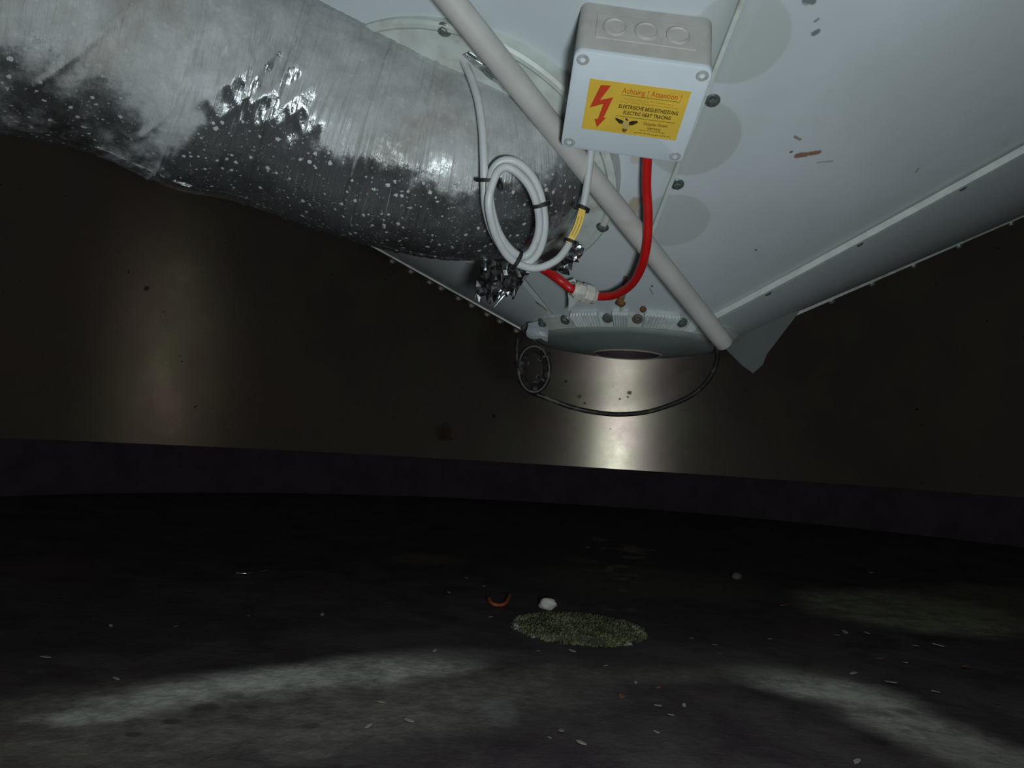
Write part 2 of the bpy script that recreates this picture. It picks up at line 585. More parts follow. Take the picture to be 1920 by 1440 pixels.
M_BLACKCABLE = simple('black_sheath', (0.014, 0.013, 0.011), 0.5, var=0.2, scale=60, dirt=(0.10, 0.09, 0.06), dirt_lo=0.5, dirt_hi=0.7)
M_PLATE = simple('dull_bracket_plate', (0.060, 0.075, 0.069), 0.6, var=0.1, scale=12)
M_RUSTY = simple('rust_lump', (0.20, 0.085, 0.03), 0.8, var=0.3, scale=120, bump=0.002)
M_GRAIN = simple('spilled_grain', (0.14, 0.155, 0.075), 0.7, var=0.35, scale=25, dirt=(0.25, 0.27, 0.20), dirt_lo=0.55, dirt_hi=0.65)
M_FLAKE = simple('pale_flake', (0.32, 0.30, 0.26), 0.5, var=0.2, scale=60)
M_REDFLAKE = simple('reddish_flake', (0.20, 0.075, 0.05), 0.6, var=0.2, scale=60)
M_WHITE = simple('white_lump', (0.62, 0.62, 0.55), 0.6, var=0.1, scale=60)
M_ORANGE = simple('orange_scrap', (0.34, 0.07, 0.02), 0.5, var=0.2, scale=60)
M_CLEAR = simple('milky_sheet', (0.36, 0.39, 0.42), 0.35, var=0.1, scale=40)

# ------------------------------------------------------------------ the setting
WC = V((0.016, 0.0, 0.0))        # the skirt is not quite concentric with the hopper
WR = 1.60


def floor_z(x, y):
    q = math.hypot(x - WC.x, y - WC.y) / WR
    return 0.075 * max(0.0, q - 0.35) ** 2 / 0.4225


def build_floor():
    vs, fs = [], []
    NR, NA = 60, 96
    vs.append((WC.x, WC.y, 0))
    for i in range(1, NR + 1):
        rr = (WR + 0.02) * i / NR
        for k in range(NA):
            a = 2 * math.pi * k / NA
            x, y = WC.x + rr * math.cos(a), WC.y + rr * math.sin(a)
            vs.append((x, y, floor_z(x, y)))
    for k in range(NA):
        fs.append((0, 1 + k, 1 + (k + 1) % NA))
    for i in range(NR - 1):
        for k in range(NA):
            a = 1 + i * NA
            fs.append((a + k, a + NA + k, a + NA + (k + 1) % NA, a + (k + 1) % NA))
    o = mesh('floor', vs, fs, M_FLOOR, None, True)
    tag(o, 'dark stained concrete floor with pale dried patches', 'floor', kind='structure')


build_floor()


def ring_wall(name, r_in, r_out, z0, z1, mat, label, cat):
    vs, fs = lathe([(r_in, z0), (r_in, z1), (r_out, z1), (r_out, z0), (r_in, z0)], 160)
    vs = [v + WC for v in vs]
    o = mesh(name, vs, [f[::-1] for f in fs], mat, None, True)
    o.data.set_sharp_from_angle(angle=math.radians(40))
    return tag(o, label, cat, kind='structure')


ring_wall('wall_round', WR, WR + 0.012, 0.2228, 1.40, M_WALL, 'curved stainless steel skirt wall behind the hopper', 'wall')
ring_wall('baseboard_round', WR + 0.004, WR + 0.10, -0.02, 0.2227, M_PLINTH_BORE, 'dark plinth ring under the stainless steel wall', 'baseboard')

# ------------------------------------------------------------------ hopper
hopper = empty('hopper', (0, 0, ZO), 'pale grey painted conical hopper with bolted seams above the floor', 'hopper')
# seams: az(rad) = A + B / rad (the panels do not meet exactly on the outlet axis)
SEAMS = [(-134, 0), (-95, -1.5), (-38.5, -2.0), (5.0, -3.42), (54.5, -4.75), (101, -1.5), (143, 0), (188, 0), (226, 0)]


def seam_az(k, rad):
    A, B = SEAMS[k]
    return A + B / max(rad, 0.17)


RADS = [0.155, 0.17, 0.19, 0.21, 0.24, 0.28, 0.33, 0.39, 0.46, 0.54, 0.63, 0.74, 0.88, 1.05, 1.25, 1.42, 1.55]
PANELS = []
for k in range(8):
    vs, fs = [], []
    NA = 24
    for rad in RADS:
        a0, a1 = seam_az(k, rad), seam_az(k + 1, rad)
        for j in range(NA + 1):
            vs.append(cpt(a0 + (a1 - a0) * j / NA, rad, 0.0))
    for i in range(len(RADS) - 1):
        for j in range(NA):
            a = i * (NA + 1) + j
            fs.append((a, a + 1, a + NA + 2, a + NA + 1))
    o = mesh('cone_panel', vs, fs, M_PANEL, hopper, True)
    sol = o.modifiers.new('thickness', 'SOLIDIFY')
    sol.thickness = 0.006
    # the sheet thickens inwards, away from the camera side
    c = o.data.polygons[len(fs) // 2]
    sol.offset = 1 if c.normal.dot(cnormal((SEAMS[k][0] + SEAMS[k + 1][0]) / 2)) < 0 else -1
    PANELS.append(o)


def seam_lip(k, width, height, side, r0=0.185, r1=1.54):
    """raised edge along a seam"""
    vs, fs = [], []
    rr = [r0 + (r1 - r0) * (i / 40) ** 1.6 for i in range(41)]
    for rad in rr:
        az = seam_az(k, rad)
        for da, off in ((-1, -0.001), (-0.8, height), (0.8, height), (1, -0.001)):
            vs.append(cpt(az + math.degrees((side + da * 0.5) * width / rad), rad, off))
    for i in range(40):
        for j in range(3):
            a = i * 4 + j
            fs.append((a, a + 1, a + 5, a + 4))
        fs.append((i * 4 + 3, i * 4, i * 4 + 4, i * 4 + 7))
    fs.append((0, 1, 2, 3))
    fs.append((163, 162, 161, 160))
    return mesh('seam_edge', vs, fs, M_LIP, PANELS[k % 8], False)


for k in range(8):
    w_, h_ = {4: (0.0075, 0.009), 1: (0.003, 0.003), 2: (0.0028, 0.0015)}.get(k, (0.0055, 0.0055))
    seam_lip(k, w_, h_, 0.0)


# --- bolts: washer with a domed hexagon head
def bolt_mesh(name, wr=0.0085, hr=0.0056, hh=0.005):
    bm = bmesh.new()
    vs, fs = lathe([(0.0001, 0.0), (wr, 0.0), (wr, 0.0012), (wr * 0.93, 0.0018), (hr, 0.0018)], 20)
    bv = [bm.verts.new(v) for v in vs]
    for f in fs:
        bm.faces.new([bv[i] for i in f])
    prof = [(hr, 0.0018), (hr, hh), (hr * 0.8, hh + 0.0012), (hr * 0.42, hh + 0.0014), (hr * 0.40, hh - 0.001), (0.0001, hh - 0.001)]
    vs, fs = lathe(prof, 6)
    bv = [bm.verts.new(v) for v in vs]
    for f in fs:
        bm.faces.new([bv[i] for i in f])
    bmesh.ops.recalc_face_normals(bm, faces=bm.faces[:])
    me = bpy.data.meshes.new(name)
    bm.to_mesh(me)
    bm.free()
    return me


BOLT = bolt_mesh('bolt')
BOLT.materials.append(M_BOLT)
RBOLT = bolt_mesh('rusty_bolt')
RBOLT.materials.append(M_RUSTBOLT)


def put(name, me, mtx, parent):
    o = bpy.data.objects.new(name, me)
    COL.objects.link(o)
    o.matrix_world = mtx
    o.location = mtx.to_translation()
    o.rotation_euler = mtx.to_euler()
    set_parent(o, parent)
    return o


def bolt_on_cone(x, y, parent, me=BOLT, off=0.0):
    az, rad = on_cone(x, y)
    m = along(cnormal(az), cpt(az, rad, off), V((math.cos(x), math.sin(x * 3.1), 0.3)))
    return put('bolt', me, m, parent)


for x, y in ((1336, 188), (1270, 345)):
    bolt_on_cone(x, y, PANELS[3])
for rad in (0.74, 0.92, 1.12):
    az = seam_az(3, rad) + math.degrees(0.014 / rad)
    put('bolt', BOLT, along(cnormal(az), cpt(az, rad, 0)), PANELS[3])
for rad in (0.275, 0.40, 0.525, 0.66, 0.80, 0.96, 1.14):
    az = seam_az(4, rad) + math.degrees(0.013 / rad)
    put('bolt', BOLT, along(cnormal(az), cpt(az, rad, 0)), PANELS[4])
for rad in (0.30, 0.385, 0.47, 0.56, 0.66, 0.78):
    az = seam_az(5, rad) - math.degrees(0.002 / rad)
    put('bolt', BOLT, along(cnormal(az), cpt(az, rad, 0.0055)), PANELS[4])
for i, rad in enumerate((0.205, 0.235, 0.262, 0.29, 0.318, 0.35, 0.375, 0.41, 0.45)):
    az = seam_az(1, rad) - math.degrees((0.0 if i % 2 else 0.008) / rad)
    put('bolt', RBOLT, along(cnormal(az), cpt(az, rad, 0.0055)), PANELS[0])

# --- outlet: ring flange, ribbed sealing strips, shallow disc with an opening
RING_R = 0.172
vs, fs = lathe([(0.158, 0.016), (0.186, 0.016), (0.192, 0.010), (RING_R + 0.004, -0.001), (RING_R, -0.004), (0.150, -0.004)], 96)
ring = mesh('outlet_ring', [v + V((0, 0, ZO)) for v in vs], fs, M_LIP, hopper, True)
ring.data.set_sharp_from_angle(angle=math.radians(35))
vs, fs = lathe([(0.168, -0.0035), (0.1665, -0.006), (0.15, -0.010), (0.11, -0.017), (0.062, -0.024)], 96)
disc = mesh('outlet_disc', [v + V((0, 0, ZO)) for v in vs], fs, M_DISC, hopper, True)
vs, fs = lathe([(0.063, -0.0235), (0.062, -0.0255), (0.058, -0.026), (0.0565, -0.024)], 64)
mesh('opening_rim', [v + V((0, 0, ZO)) for v in vs], fs, M_RIM, disc, True)
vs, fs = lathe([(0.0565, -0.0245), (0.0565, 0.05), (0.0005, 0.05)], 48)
mesh('opening_bore', [v + V((0, 0, ZO)) for v in vs], fs, M_PLINTH_BORE, disc, True)  # bore coloured dark to stand in for the shade inside the opening


def flange_az(x, y):
    az, rad = on_cone(x, y)
    return az, rad


def ring_pt(az, h, out=0.0):
    """point on the sloping face of the ring flange: h 0 (bottom) .. 1 (top)"""
    a = math.radians(az)
    r = RING_R + 0.004 + (0.192 - RING_R - 0.004) * h + out * 0.6
    z = ZO - 0.001 + 0.011 * h - out * 0.8
    return V((r * math.sin(a), -r * math.cos(a), z))


def pixel_az(x, y, rad=0.185, z=ZO + 0.005):
    # azimuth of the camera-side point of a horizontal circle nearest to the pixel column
    best = None
    for i in range(-1000, 1001):
        az = i * 0.1
        a = math.radians(az)
        p = V((rad * math.sin(a), -rad * math.cos(a), z)) - CAM
        xx = 960 + FPX * p.dot(_r) / p.dot(_f)
        if best is None or abs(xx - x) < best[0]:
            best = (abs(xx - x), az)
    return best[1]


def gasket(x0, x1, n):
    a0, a1 = pixel_az(x0, 590), pixel_az(x1, 590)
    vs, fs = [], []
    steps = n * 4
    for i in range(steps + 1):
        az = a0 + (a1 - a0) * i / steps
        bulge = (0.0042, 0.0058, 0.0042, 0.0022)[i % 4]
        for h, o in ((-0.05, 0.0), (0.0, bulge), (1.35, bulge + 0.002), (1.5, bulge * 0.7), (1.5, -0.006)):
            vs.append(ring_pt(az, h, o))
    for i in range(steps):
        for j in range(4):
            a = i * 5 + j
            fs.append((a, a + 1, a + 6, a + 5))
    fs.append((0, 1, 2, 3, 4))
    m = steps * 5
    fs.append((m + 4, m + 3, m + 2, m + 1, m))
    mesh('sealing_strip', vs, fs, M_GASKET, ring, False)


gasket(1078, 1124, 9)
gasket(1150, 1178, 6)
gasket(1206, 1266, 10)
gasket(1286, 1304, 4)
for x, me in ((1020, BOLT), (1062, BOLT), (1140, BOLT), (1195, RBOLT), (1277, BOLT)):
    az = pixel_az(x, 592)
    a = math.radians(az)
    nrm = V((math.sin(a) * 0.75, -math.cos(a) * 0.75, -0.66))
    put('bolt', me, along(nrm, ring_pt(az, 0.75, 0.0005)), ring)
# rust lump beside the red cable, scale on the ring
def lump(name, loc, s, mat, parent=None, seed=0, sub=2, flat=(1, 1, 1)):
    bm = bmesh.new()
    bmesh.ops.create_icosphere(bm, subdivisions=sub, radius=1.0)
    for v in bm.verts:
        k = 1 + 0.35 * noise.noise(v.co * 1.7 + V((seed * 3.7, seed, 0)))
        v.co = V((v.co.x * flat[0], v.co.y * flat[1], v.co.z * flat[2])) * k * s
    for v in bm.verts:
        v.co += V(loc)
    return from_bm(name, bm, mat, parent, True)


lump('rust_lump', cone_at(1164, 563, 0.003), 0.008, M_RUSTY, PANELS[2], 3)
lump('rust_lump', cone_at(1206, 577, 0.003), 0.005, M_RUSTY, PANELS[3], 5, 2)

# ------------------------------------------------------------------ foil-wrapped duct
DR = 0.128
OFS = V((-0.2036, -1.3334, 0.27))
DA = V((0.807, 0.589, -0.051)).normalized()
DP = V((-0.255, 0.904, 0.400)) + OFS
PC_AZ, PC_RAD = -36.6, 0.481
PLC = cpt(PC_AZ, PC_RAD)
PLN = cnormal(PC_AZ)
B0 = DP - DA * 0.13
EDIR = (DA * 0.45 - PLN * 0.85).normalized()
E1 = PLC - PLN * 0.05 + V((0.06, 0.0, -0.010))
ctrl = (B0, B0 + DA * 0.14, E1 - EDIR * 0.13, E1)


def bez(t):
    a, b, c, d = ctrl
    return a * (1 - t) ** 3 + b * 3 * t * (1 - t) ** 2 + c * 3 * t * t * (1 - t) + d * t ** 3


path = [B0 - DA * (0.65 - 0.65 * i / 160) for i in range(160)] + [bez(i / 80) for i in range(81)]
# resample to even steps
cum = [0.0]
for i in range(1, len(path)):
    cum.append(cum[-1] + (path[i] - path[i - 1]).length)
TOTAL = cum[-1]
NL = 540
S = np.linspace(0, TOTAL, NL)
pts = np.array([tuple(p) for p in path])
pts = np.stack([np.interp(S, cum, pts[:, k]) for k in range(3)], 1)
duct_pts = [V(p) for p in pts]


def duct_frames():
    out = []
    for i in range(NL):
        t = (duct_pts[min(i + 1, NL - 1)] - duct_pts[max(i - 1, 0)]).normalized()
        up = V((0, 0, 1))
        n = (up - t * up.dot(t)).normalized()
        out.append((t, n, t.cross(n)))      # n up, b sideways
    return out


DF = duct_frames()


def nz(x, y, z=0.0):
    return noise.noise(V((x, y, z)))


NSEG = 240


_pv, _pf = [], []
for i in range(0, NL, 4):
    t, n, b = DF[i]
    for k in range(64):
        th = 2 * math.pi * k / 64
        _pv.append(duct_pts[i] + (n * math.cos(th) + b * math.sin(th)) * DR)
for i in range(len(_pv) // 64 - 1):
    for k in range(64):
        _pf.append((i * 64 + k, i * 64 + (k + 1) % 64, (i + 1) * 64 + (k + 1) % 64, (i + 1) * 64 + k))
PLAIN = BVHTree.FromPolygons(_pv, _pf)


def duct_project(x, y):
    """arc length (from the cone end, negative) and angle of the duct surface seen at a pixel"""
    hit = PLAIN.ray_cast(CAM, ray(x, y))
    if hit[0] is None:
        return None
    h = hit[0]
    i = min(range(NL), key=lambda i: (duct_pts[i] - h).length_squared)
    t, n, b = DF[i]
    q = h - duct_pts[i]
    return S[i] - TOTAL, math.atan2(q.dot(b), q.dot(n))


# (pixel centre, radius in metres, amplitude) of crumpled places
CRUMPLE = []
for (x, y), rad, amp in (((470, 140), 0.085, 0.008), ((545, 200), 0.06, 0.008), ((400, 180), 0.045, 0.003), ((735, 130), 0.02, 0.003),
                         ((330, 320), 0.05, 0.005), ((560, 130), 0.03, 0.004), ((960, 400), 0.07, 0.0035)):
    q = duct_project(x, y)
    if q:
        CRUMPLE.append((q[0], q[1], rad, amp))
BANDS = []
for (x, y) in ((805, 200), (703, 180), (540, 120), (372, 60)):
    q = duct_project(x, y)
    if q:
        BANDS.append(q[0])
CREASE = []
for (a, b) in (((60, 165), (262, 0)), ((330, 160), (430, 80)), ((265, 260), (380, 130))):
    qa, qb = duct_project(*a), duct_project(*b)
    if qa and qb:
        CREASE.append((qa, qb))
SAG = duct_project(330, 300)


def duct_radius(s, th):
    r = DR
    # slow swelling between the bands
    r += 0.0035 * nz(s * 7, math.cos(th) * 1.2, math.sin(th) * 1.2)
    low = max(0.0, -math.cos(th))
    r += low * (0.007 * math.exp(-((s + 0.405) / 0.045) ** 2) - 0.006 * math.exp(-((s + 0.505) / 0.04) ** 2))
    # tight wrinkles running round the duct
    w = 0.0
    for f, am in ((95, 0.0011), (170, 0.0008)):
        v = nz(s * f + 1.5 * nz(th * 1.3, s * 6), th * 1.1, f)
        w += am * (1 - abs(v) * 2.4)
    msk = max(0.0, min(1.0, 0.55 + 1.5 * nz(s * 9, th * 1.4, 4.2)))
    r += w * msk
    for s0, t0, rad, am in CRUMPLE:
        d = math.hypot(s - s0, (th - t0) * DR) / rad
        if d < 1.4:
            g = math.exp(-d * d * 2)
            a_, b_ = s, th * DR
            p_ = V(((a_ * 0.85 + b_ * 0.5) * 42, (b_ * 0.85 - a_ * 0.5) * 20, 2.3))
            p2_ = V(((a_ * 0.9 - b_ * 0.4) * 85, (b_ * 0.9 + a_ * 0.4) * 45, 7.7))
            r += am * g * ((noise.voronoi(p_)[0][0] - 0.45) * 1.3 + (noise.voronoi(p2_)[0][0] - 0.45) * 0.5)
    for s0 in BANDS:
        ss = s + 0.004 * nz(th * 2.2, s0 * 31)
        r += 0.0016 * (math.exp(-((ss - s0) / 0.0022) ** 2)) - 0.0012 * math.exp(-((ss - s0 - 0.006) / 0.003) ** 2)
    for (sa, ta), (sb, tb_) in CREASE:
        ax, ay = sa, ta * DR
        bx, by = sb, tb_ * DR
        px_, py_ = s, th * DR
        L2 = (bx - ax) ** 2 + (by - ay) ** 2
        k = max(0, min(1, ((px_ - ax) * (bx - ax) + (py_ - ay) * (by - ay)) / L2))
        d = math.hypot(px_ - ax - k * (bx - ax), py_ - ay - k * (by - ay)) + 0.0015 * nz(s * 60, th * 8)
        r += 0.0022 * math.exp(-(d / 0.0026) ** 2)
    return r


duct = empty('insulated_duct', B0, 'foil wrapped insulated duct running from the left into the hopper cone', 'duct')
vs = []
uvs = []
s_lo, s_hi = 0, NL
for i in range(NL):
    t, n, b = DF[i]
    fine = S[i] > TOTAL - 1.05
    for k in range(NSEG):
        th = -math.pi + 2 * math.pi * k / NSEG
        r = duct_radius(S[i] - TOTAL, th) if fine else DR
        vs.append(duct_pts[i] + (n * math.cos(th) + b * math.sin(th)) * r)
fs = []
for i in range(NL - 1):
    for k in range(NSEG):
        k2 = (k + 1) % NSEG
        fs.append((i * NSEG + k, i * NSEG + k2, (i + 1) * NSEG + k2, (i + 1) * NSEG + k))
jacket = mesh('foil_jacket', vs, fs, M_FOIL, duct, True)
uvl = jacket.data.uv_layers.new(name='around')
co = np.zeros((len(jacket.data.loops), 2))
li = np.zeros(len(jacket.data.loops), dtype=int)
jacket.data.loops.foreach_get('vertex_index', li)
co[:, 0] = S[li // NSEG] - TOTAL
co[:, 1] = (li % NSEG) / NSEG * 2 * math.pi * DR
uvl.data.foreach_set('uv', co.ravel())
DUCT_BVH = BVHTree.FromPolygons(vs, fs)


def duct_hit(x, y):
    h = DUCT_BVH.ray_cast(CAM, ray(x, y))
    return h[3]


# collar plate bolted to the cone
PX = (V((0, 0, 1)) - PLN * PLN.z).normalized()
PM = basis_m(PX, PLN.cross(PX), PLN, PLC)
vs, fs = lathe([(0.09, 0.001), (0.09, 0.004), (0.196, 0.004), (0.200, 0.007), (0.205, 0.007), (0.208, 0.004), (0.208, -0.022)], 96)
collar = mesh('collar_plate', [PM @ v for v in vs], fs, M_LIP, duct, True)
collar.data.set_sharp_from_angle(angle=math.radians(35))


def on_plate(x, y, off=0.004):
    d = ray(x, y)
    k = (PLC + PLN * off - CAM).dot(PLN) / d.dot(PLN)
    return CAM + d * k


for x, y in ((833, 55), (1075, 330), (1130, 425)):
    put('bolt', BOLT, along(PLN, on_plate(x, y), V((0.2, x % 7, 1))), collar)


# foil scraps: crumpled sheets
def foil_scrap(name, corners, mat, parent, amp=0.008, nu=14, nv=10, seed=1, freq=60):
    """corners: tl, tr, br, bl; jagged crumpled sheet"""
    tl, tr, br, bl = [V(c) for c in corners]
    nrm = (tr - tl).cross(bl - tl).normalized()
    vs, fs = [], []
    rnd = random.Random(seed)
    jag = [rnd.uniform(-0.12, 0.12) for _ in range(nu + 1)]
    for j in range(nv + 1):
        for i in range(nu + 1):
            u, v = i / nu, j / nv
            v2 = v * (1 + jag[i] * (v ** 2))
            p = tl * (1 - u) * (1 - v2) + tr * u * (1 - v2) + br * u * v2 + bl * (1 - u) * v2
            q = p * freq
            h = abs(noise.noise(q + V((seed, 0, 0)))) * 1.2 + 0.5 * noise.noise(q * 2.1)
            vs.append(p + nrm * amp * h + (tr - tl).normalized() * rnd.uniform(-1, 1) * 0.0015)
    for j in range(nv):
        for i in range(nu):
            a = j * (nu + 1) + i
            fs.append((a, a + 1, a + nu + 2, a + nu + 1))
    o = mesh(name, vs, fs, mat, parent, False)
    sm = o.modifiers.new('thickness', 'SOLIDIFY')
    sm.thickness = 0.0004
    return o


def dh(x, y, default):
    k = duct_hit(x, y)
    return at(x, y, (k if k else default) - 0.004)


foil_scrap('torn_foil_end', (at(905, 488, 0.985), at(1000, 502, 0.985), at(962, 560, 1.02), at(886, 570, 1.03)), M_BRIGHT, duct, 0.012, 15, 10, 4, 60)
foil_scrap('torn_foil_end', (at(1020, 500, 0.97), at(1085, 455, 0.97), at(1098, 470, 0.99), at(1062, 518, 0.99)), M_BRIGHT, duct, 0.008, 11, 8, 8, 90)
foil_scrap('torn_foil_end', (cone_at(1062, 274, 0.012), cone_at(1080, 274, 0.012), cone_at(1108, 305, 0.01), cone_at(1090, 308, 0.01)), M_BRIGHT, duct, 0.004, 12, 8, 9, 110)
foil_scrap('foil_tape', (on_plate(868, 104, 0.012), on_plate(880, 98, 0.012), on_plate(958, 160, 0.012), on_plate(948, 172, 0.012)), M_BRIGHT, duct, 0.0015, 16, 6, 11, 60)
# pointed splinter below the torn end
A, B, C = at(948, 552, 1.0), at(942, 556, 1.0), at(926, 577, 1.0)
mesh('torn_foil_end', [A, B, C, A + V((0, 0.0015, 0))], [(0, 1, 2), (0, 2, 3), (1, 3, 2), (0, 3, 1)], M_BRIGHT, duct)

# ------------------------------------------------------------------ slanted pipe
pa, pb = at(845, 0, 0.84), at(1357, 642, 1.15)
pd = (pb - pa).normalized()
top = pa - pd * 0.75
pipe = empty('slanted_pipe', pb, 'long grey plastic pipe slanting across the hopper with open lower end', 'pipe')
RP = 0.0138
Q = [top + pd * ((pb - top).length * i / 60) for i in range(61)]
vs, fs = sweep(Q, RP, 28, caps=False)
n0 = len(vs) - 28
# open end with a wall and a dark inside
t, nn, bb = frames(Q)[-1]
for rr, back in ((RP * 0.97, -0.001), (RP * 0.80, -0.001), (RP * 0.80, 0.12)):
    for k in range(28):
        a = 2 * math.pi * k / 28
        vs.append(pb - pd * back + (nn * math.cos(a) + bb * math.sin(a)) * rr)
for j in range(3):
    for k in range(28):
        k2 = (k + 1) % 28
        a, b = n0 + j * 28, n0 + (j + 1) * 28
        fs.append((a + k, a + k2, b + k2, b + k))
mesh('pipe_wall', vs, fs, M_PIPE, pipe, True)
sp = sum((i for i in ()), 0)

# ------------------------------------------------------------------ junction box
BC = V((0.11064097, 0.76380928, 0.41731225)) + OFS
BX = V((0.99690714, -0.00425841, -0.07847301))
BY = V((0.02605497, -0.92414708, 0.38114737))
BN = V((-0.07414369, -0.38201315, -0.92117787))
BW, BH, BD = 0.1328, 0.123, 0.0691
BM = basis_m(BX, BY, BN, BC)
if BM.to_3x3().determinant() < 0:
    pass
box = empty('junction_box', BC, 'pale grey electrical junction box with yellow warning sticker on the hopper', 'junction box')


def rounded_prism(w, h, r, z0, z1, seg=6, inset_top=0.0, bevel=0.0):
    """rounded rectangle prism in the box frame -> verts, faces"""
    prof = [(z0, 0.0), (z1 - bevel, 0.0), (z1 - bevel * 0.3, bevel * 0.3), (z1, bevel)] if bevel else [(z0, 0.0), (z1, inset_top)]
    vs, fs, cnt = [], [], 4 * (seg + 1)
    for z, ins in prof:
        for cx, cy, a0 in ((1, 1, 0), (-1, 1, 90), (-1, -1, 180), (1, -1, 270)):
            for k in range(seg + 1):
                a = math.radians(a0 + 90 * k / seg)
                rr = max(r - ins, 0.0003)
                vs.append(V((cx * (w / 2 - r) + rr * math.cos(a), cy * (h / 2 - r) + rr * math.sin(a), z)))
    for i in range(len(prof) - 1):
        for k in range(cnt):
            k2 = (k + 1) % cnt
            fs.append((i * cnt + k, i * cnt + k2, (i + 1) * cnt + k2, (i + 1) * cnt + k))
    fs.append(tuple(range(cnt))[::-1])
    m = (len(prof) - 1) * cnt
    fs.append(tuple(range(m, m + cnt)))
    return vs, fs


def in_box(name, vf, mat, parent, smooth=False):
    vs, fs = vf
    bm = bmesh.new()
    bv = [bm.verts.new(BM @ v) for v in vs]
    for f in fs:
        bm.faces.new([bv[i] for i in f])
    o = from_bm(name, bm, mat, parent, smooth)
    if smooth:
        o.data.set_sharp_from_angle(angle=math.radians(30))
    return o


body = in_box('body', rounded_prism(BW, BH, 0.008, -0.004, BD - 0.0055), M_BODY, box, True)
lid = in_box('lid', rounded_prism(BW + 0.001, BH + 0.001, 0.0085, BD - 0.0052, BD, 6, 0, 0.0012), M_LID, box, True)
# knock-outs on the upper side: raised field with three round blanks
field = in_box('knockout_field', [[V((x, BH / 2 + y, z)) for x in (-0.049, 0.049) for y in (0.0, 0.0012) for z in (0.012, 0.046)],
                                  [(0, 1, 3, 2), (4, 6, 7, 5), (0, 4, 5, 1), (2, 3, 7, 6), (0, 2, 6, 4), (1, 5, 7, 3)]], M_BODY, body)
for kx in (-0.031, 0.0, 0.031):
    vs, fs = lathe([(0.0118, 0.0), (0.0118, 0.0022), (0.0106, 0.0026), (0.0100, 0.0008), (0.0001, 0.0008)], 28)
    vs = [V((kx + v.x, BH / 2 + 0.0011 + v.z, 0.030 + v.y)) for v in vs]
    in_box('knockout', (vs, fs), M_BODY, body, True)
for sx in (-1, 1):
    for sy in (-1, 1):
        vs, fs = lathe([(0.0062, -0.001), (0.0062, 0.0003), (0.0056, 0.0011), (0.0030, 0.0012), (0.0028, -0.0006), (0.0001, -0.0006)], 20)
        vs = [v + V((sx * (BW / 2 - 0.0085), sy * (BH / 2 - 0.0085), BD)) for v in vs]
        in_box('lid_screw', (vs, fs), M_SCREW, lid, True)

# sticker
def on_lid(x, y):
    d = ray(x, y)
    k = (BC + BN * BD - CAM).dot(BN) / d.dot(BN)
    q = CAM + d * k - BC
    return q.dot(BX), q.dot(BY)


sc = [on_lid(*p) for p in ((1106, 147), (1293, 171), (1270, 264), (1091, 240))]
SW = ((sc[1][0] - sc[0][0]) + (sc[2][0] - sc[3][0])) / 2
SH = ((sc[0][1] - sc[3][1]) + (sc[1][1] - sc[2][1])) / 2
SCX = sum(p[0] for p in sc) / 4
SCY = sum(p[1] for p in sc) / 4
srot = math.atan2(sc[1][1] - sc[0][1], sc[1][0] - sc[0][0]) * 0.7
print('sticker', SW, SH, SCX, SCY, srot)
SM = BM @ Matrix.Translation((SCX, SCY, BD)) @ Matrix.Rotation(srot, 4, 'Z')


def flat(name, polys, mat, parent, z, M=SM, th=0.0):
    vs, fs = [], []
    for poly in polys:
        b = len(vs)
        vs += [M @ V((x, y, z)) for x, y in poly]
        fs.append(tuple(range(b, b + len(poly))))
    return mesh(name, vs, fs, mat, parent)


vs = [V((x, y, z)) for z in (0.0, 0.0004) for x, y in ((-SW / 2, -SH / 2), (SW / 2, -SH / 2), (SW / 2, SH / 2), (-SW / 2, SH / 2))]
sticker = mesh('warning_sticker', [SM @ v for v in vs], [(4, 5, 6, 7), (3, 2, 1, 0), (0, 1, 5, 4), (1, 2, 6, 5), (2, 3, 7, 6), (3, 0, 4, 7)], M_YELLOW, lid)


# layout coordinates: u 0..1 left to right, v 0..1 top to bottom
def L(u, v):
    return ((u - 0.5) * SW, (0.5 - v) * SH)


ZS = 0.0006
bolt_shape = [(0.115, 0.09), (0.215, 0.075), (0.135, 0.375), (0.26, 0.29), (0.205, 0.72), (0.235, 0.70), (0.155, 0.93), (0.115, 0.76), (0.15, 0.755), (0.175, 0.44), (0.045, 0.55)]
bm = bmesh.new()
f = bm.faces.new([bm.verts.new(SM @ V((*L(u, v), ZS))) for u, v in bolt_shape])
bm.normal_update()
bmesh.ops.triangulate(bm, faces=[f])
o = from_bm('lightning_arrow', bm, M_REDINK, sticker)


def rules(name, items, mat):
    flat(name, [[L(u0, v0), L(u1, v0), L(u1, v0 + t), L(u0, v0 + t)][::-1] for u0, u1, v0, t in items], mat, sticker, ZS)


rules('printed_rule', [(0.335, 0.925, 0.215, 0.012)], M_OLIVEINK)
rules('printed_rule', [(0.325, 0.935, 0.635, 0.012)], M_OLIVEINK)


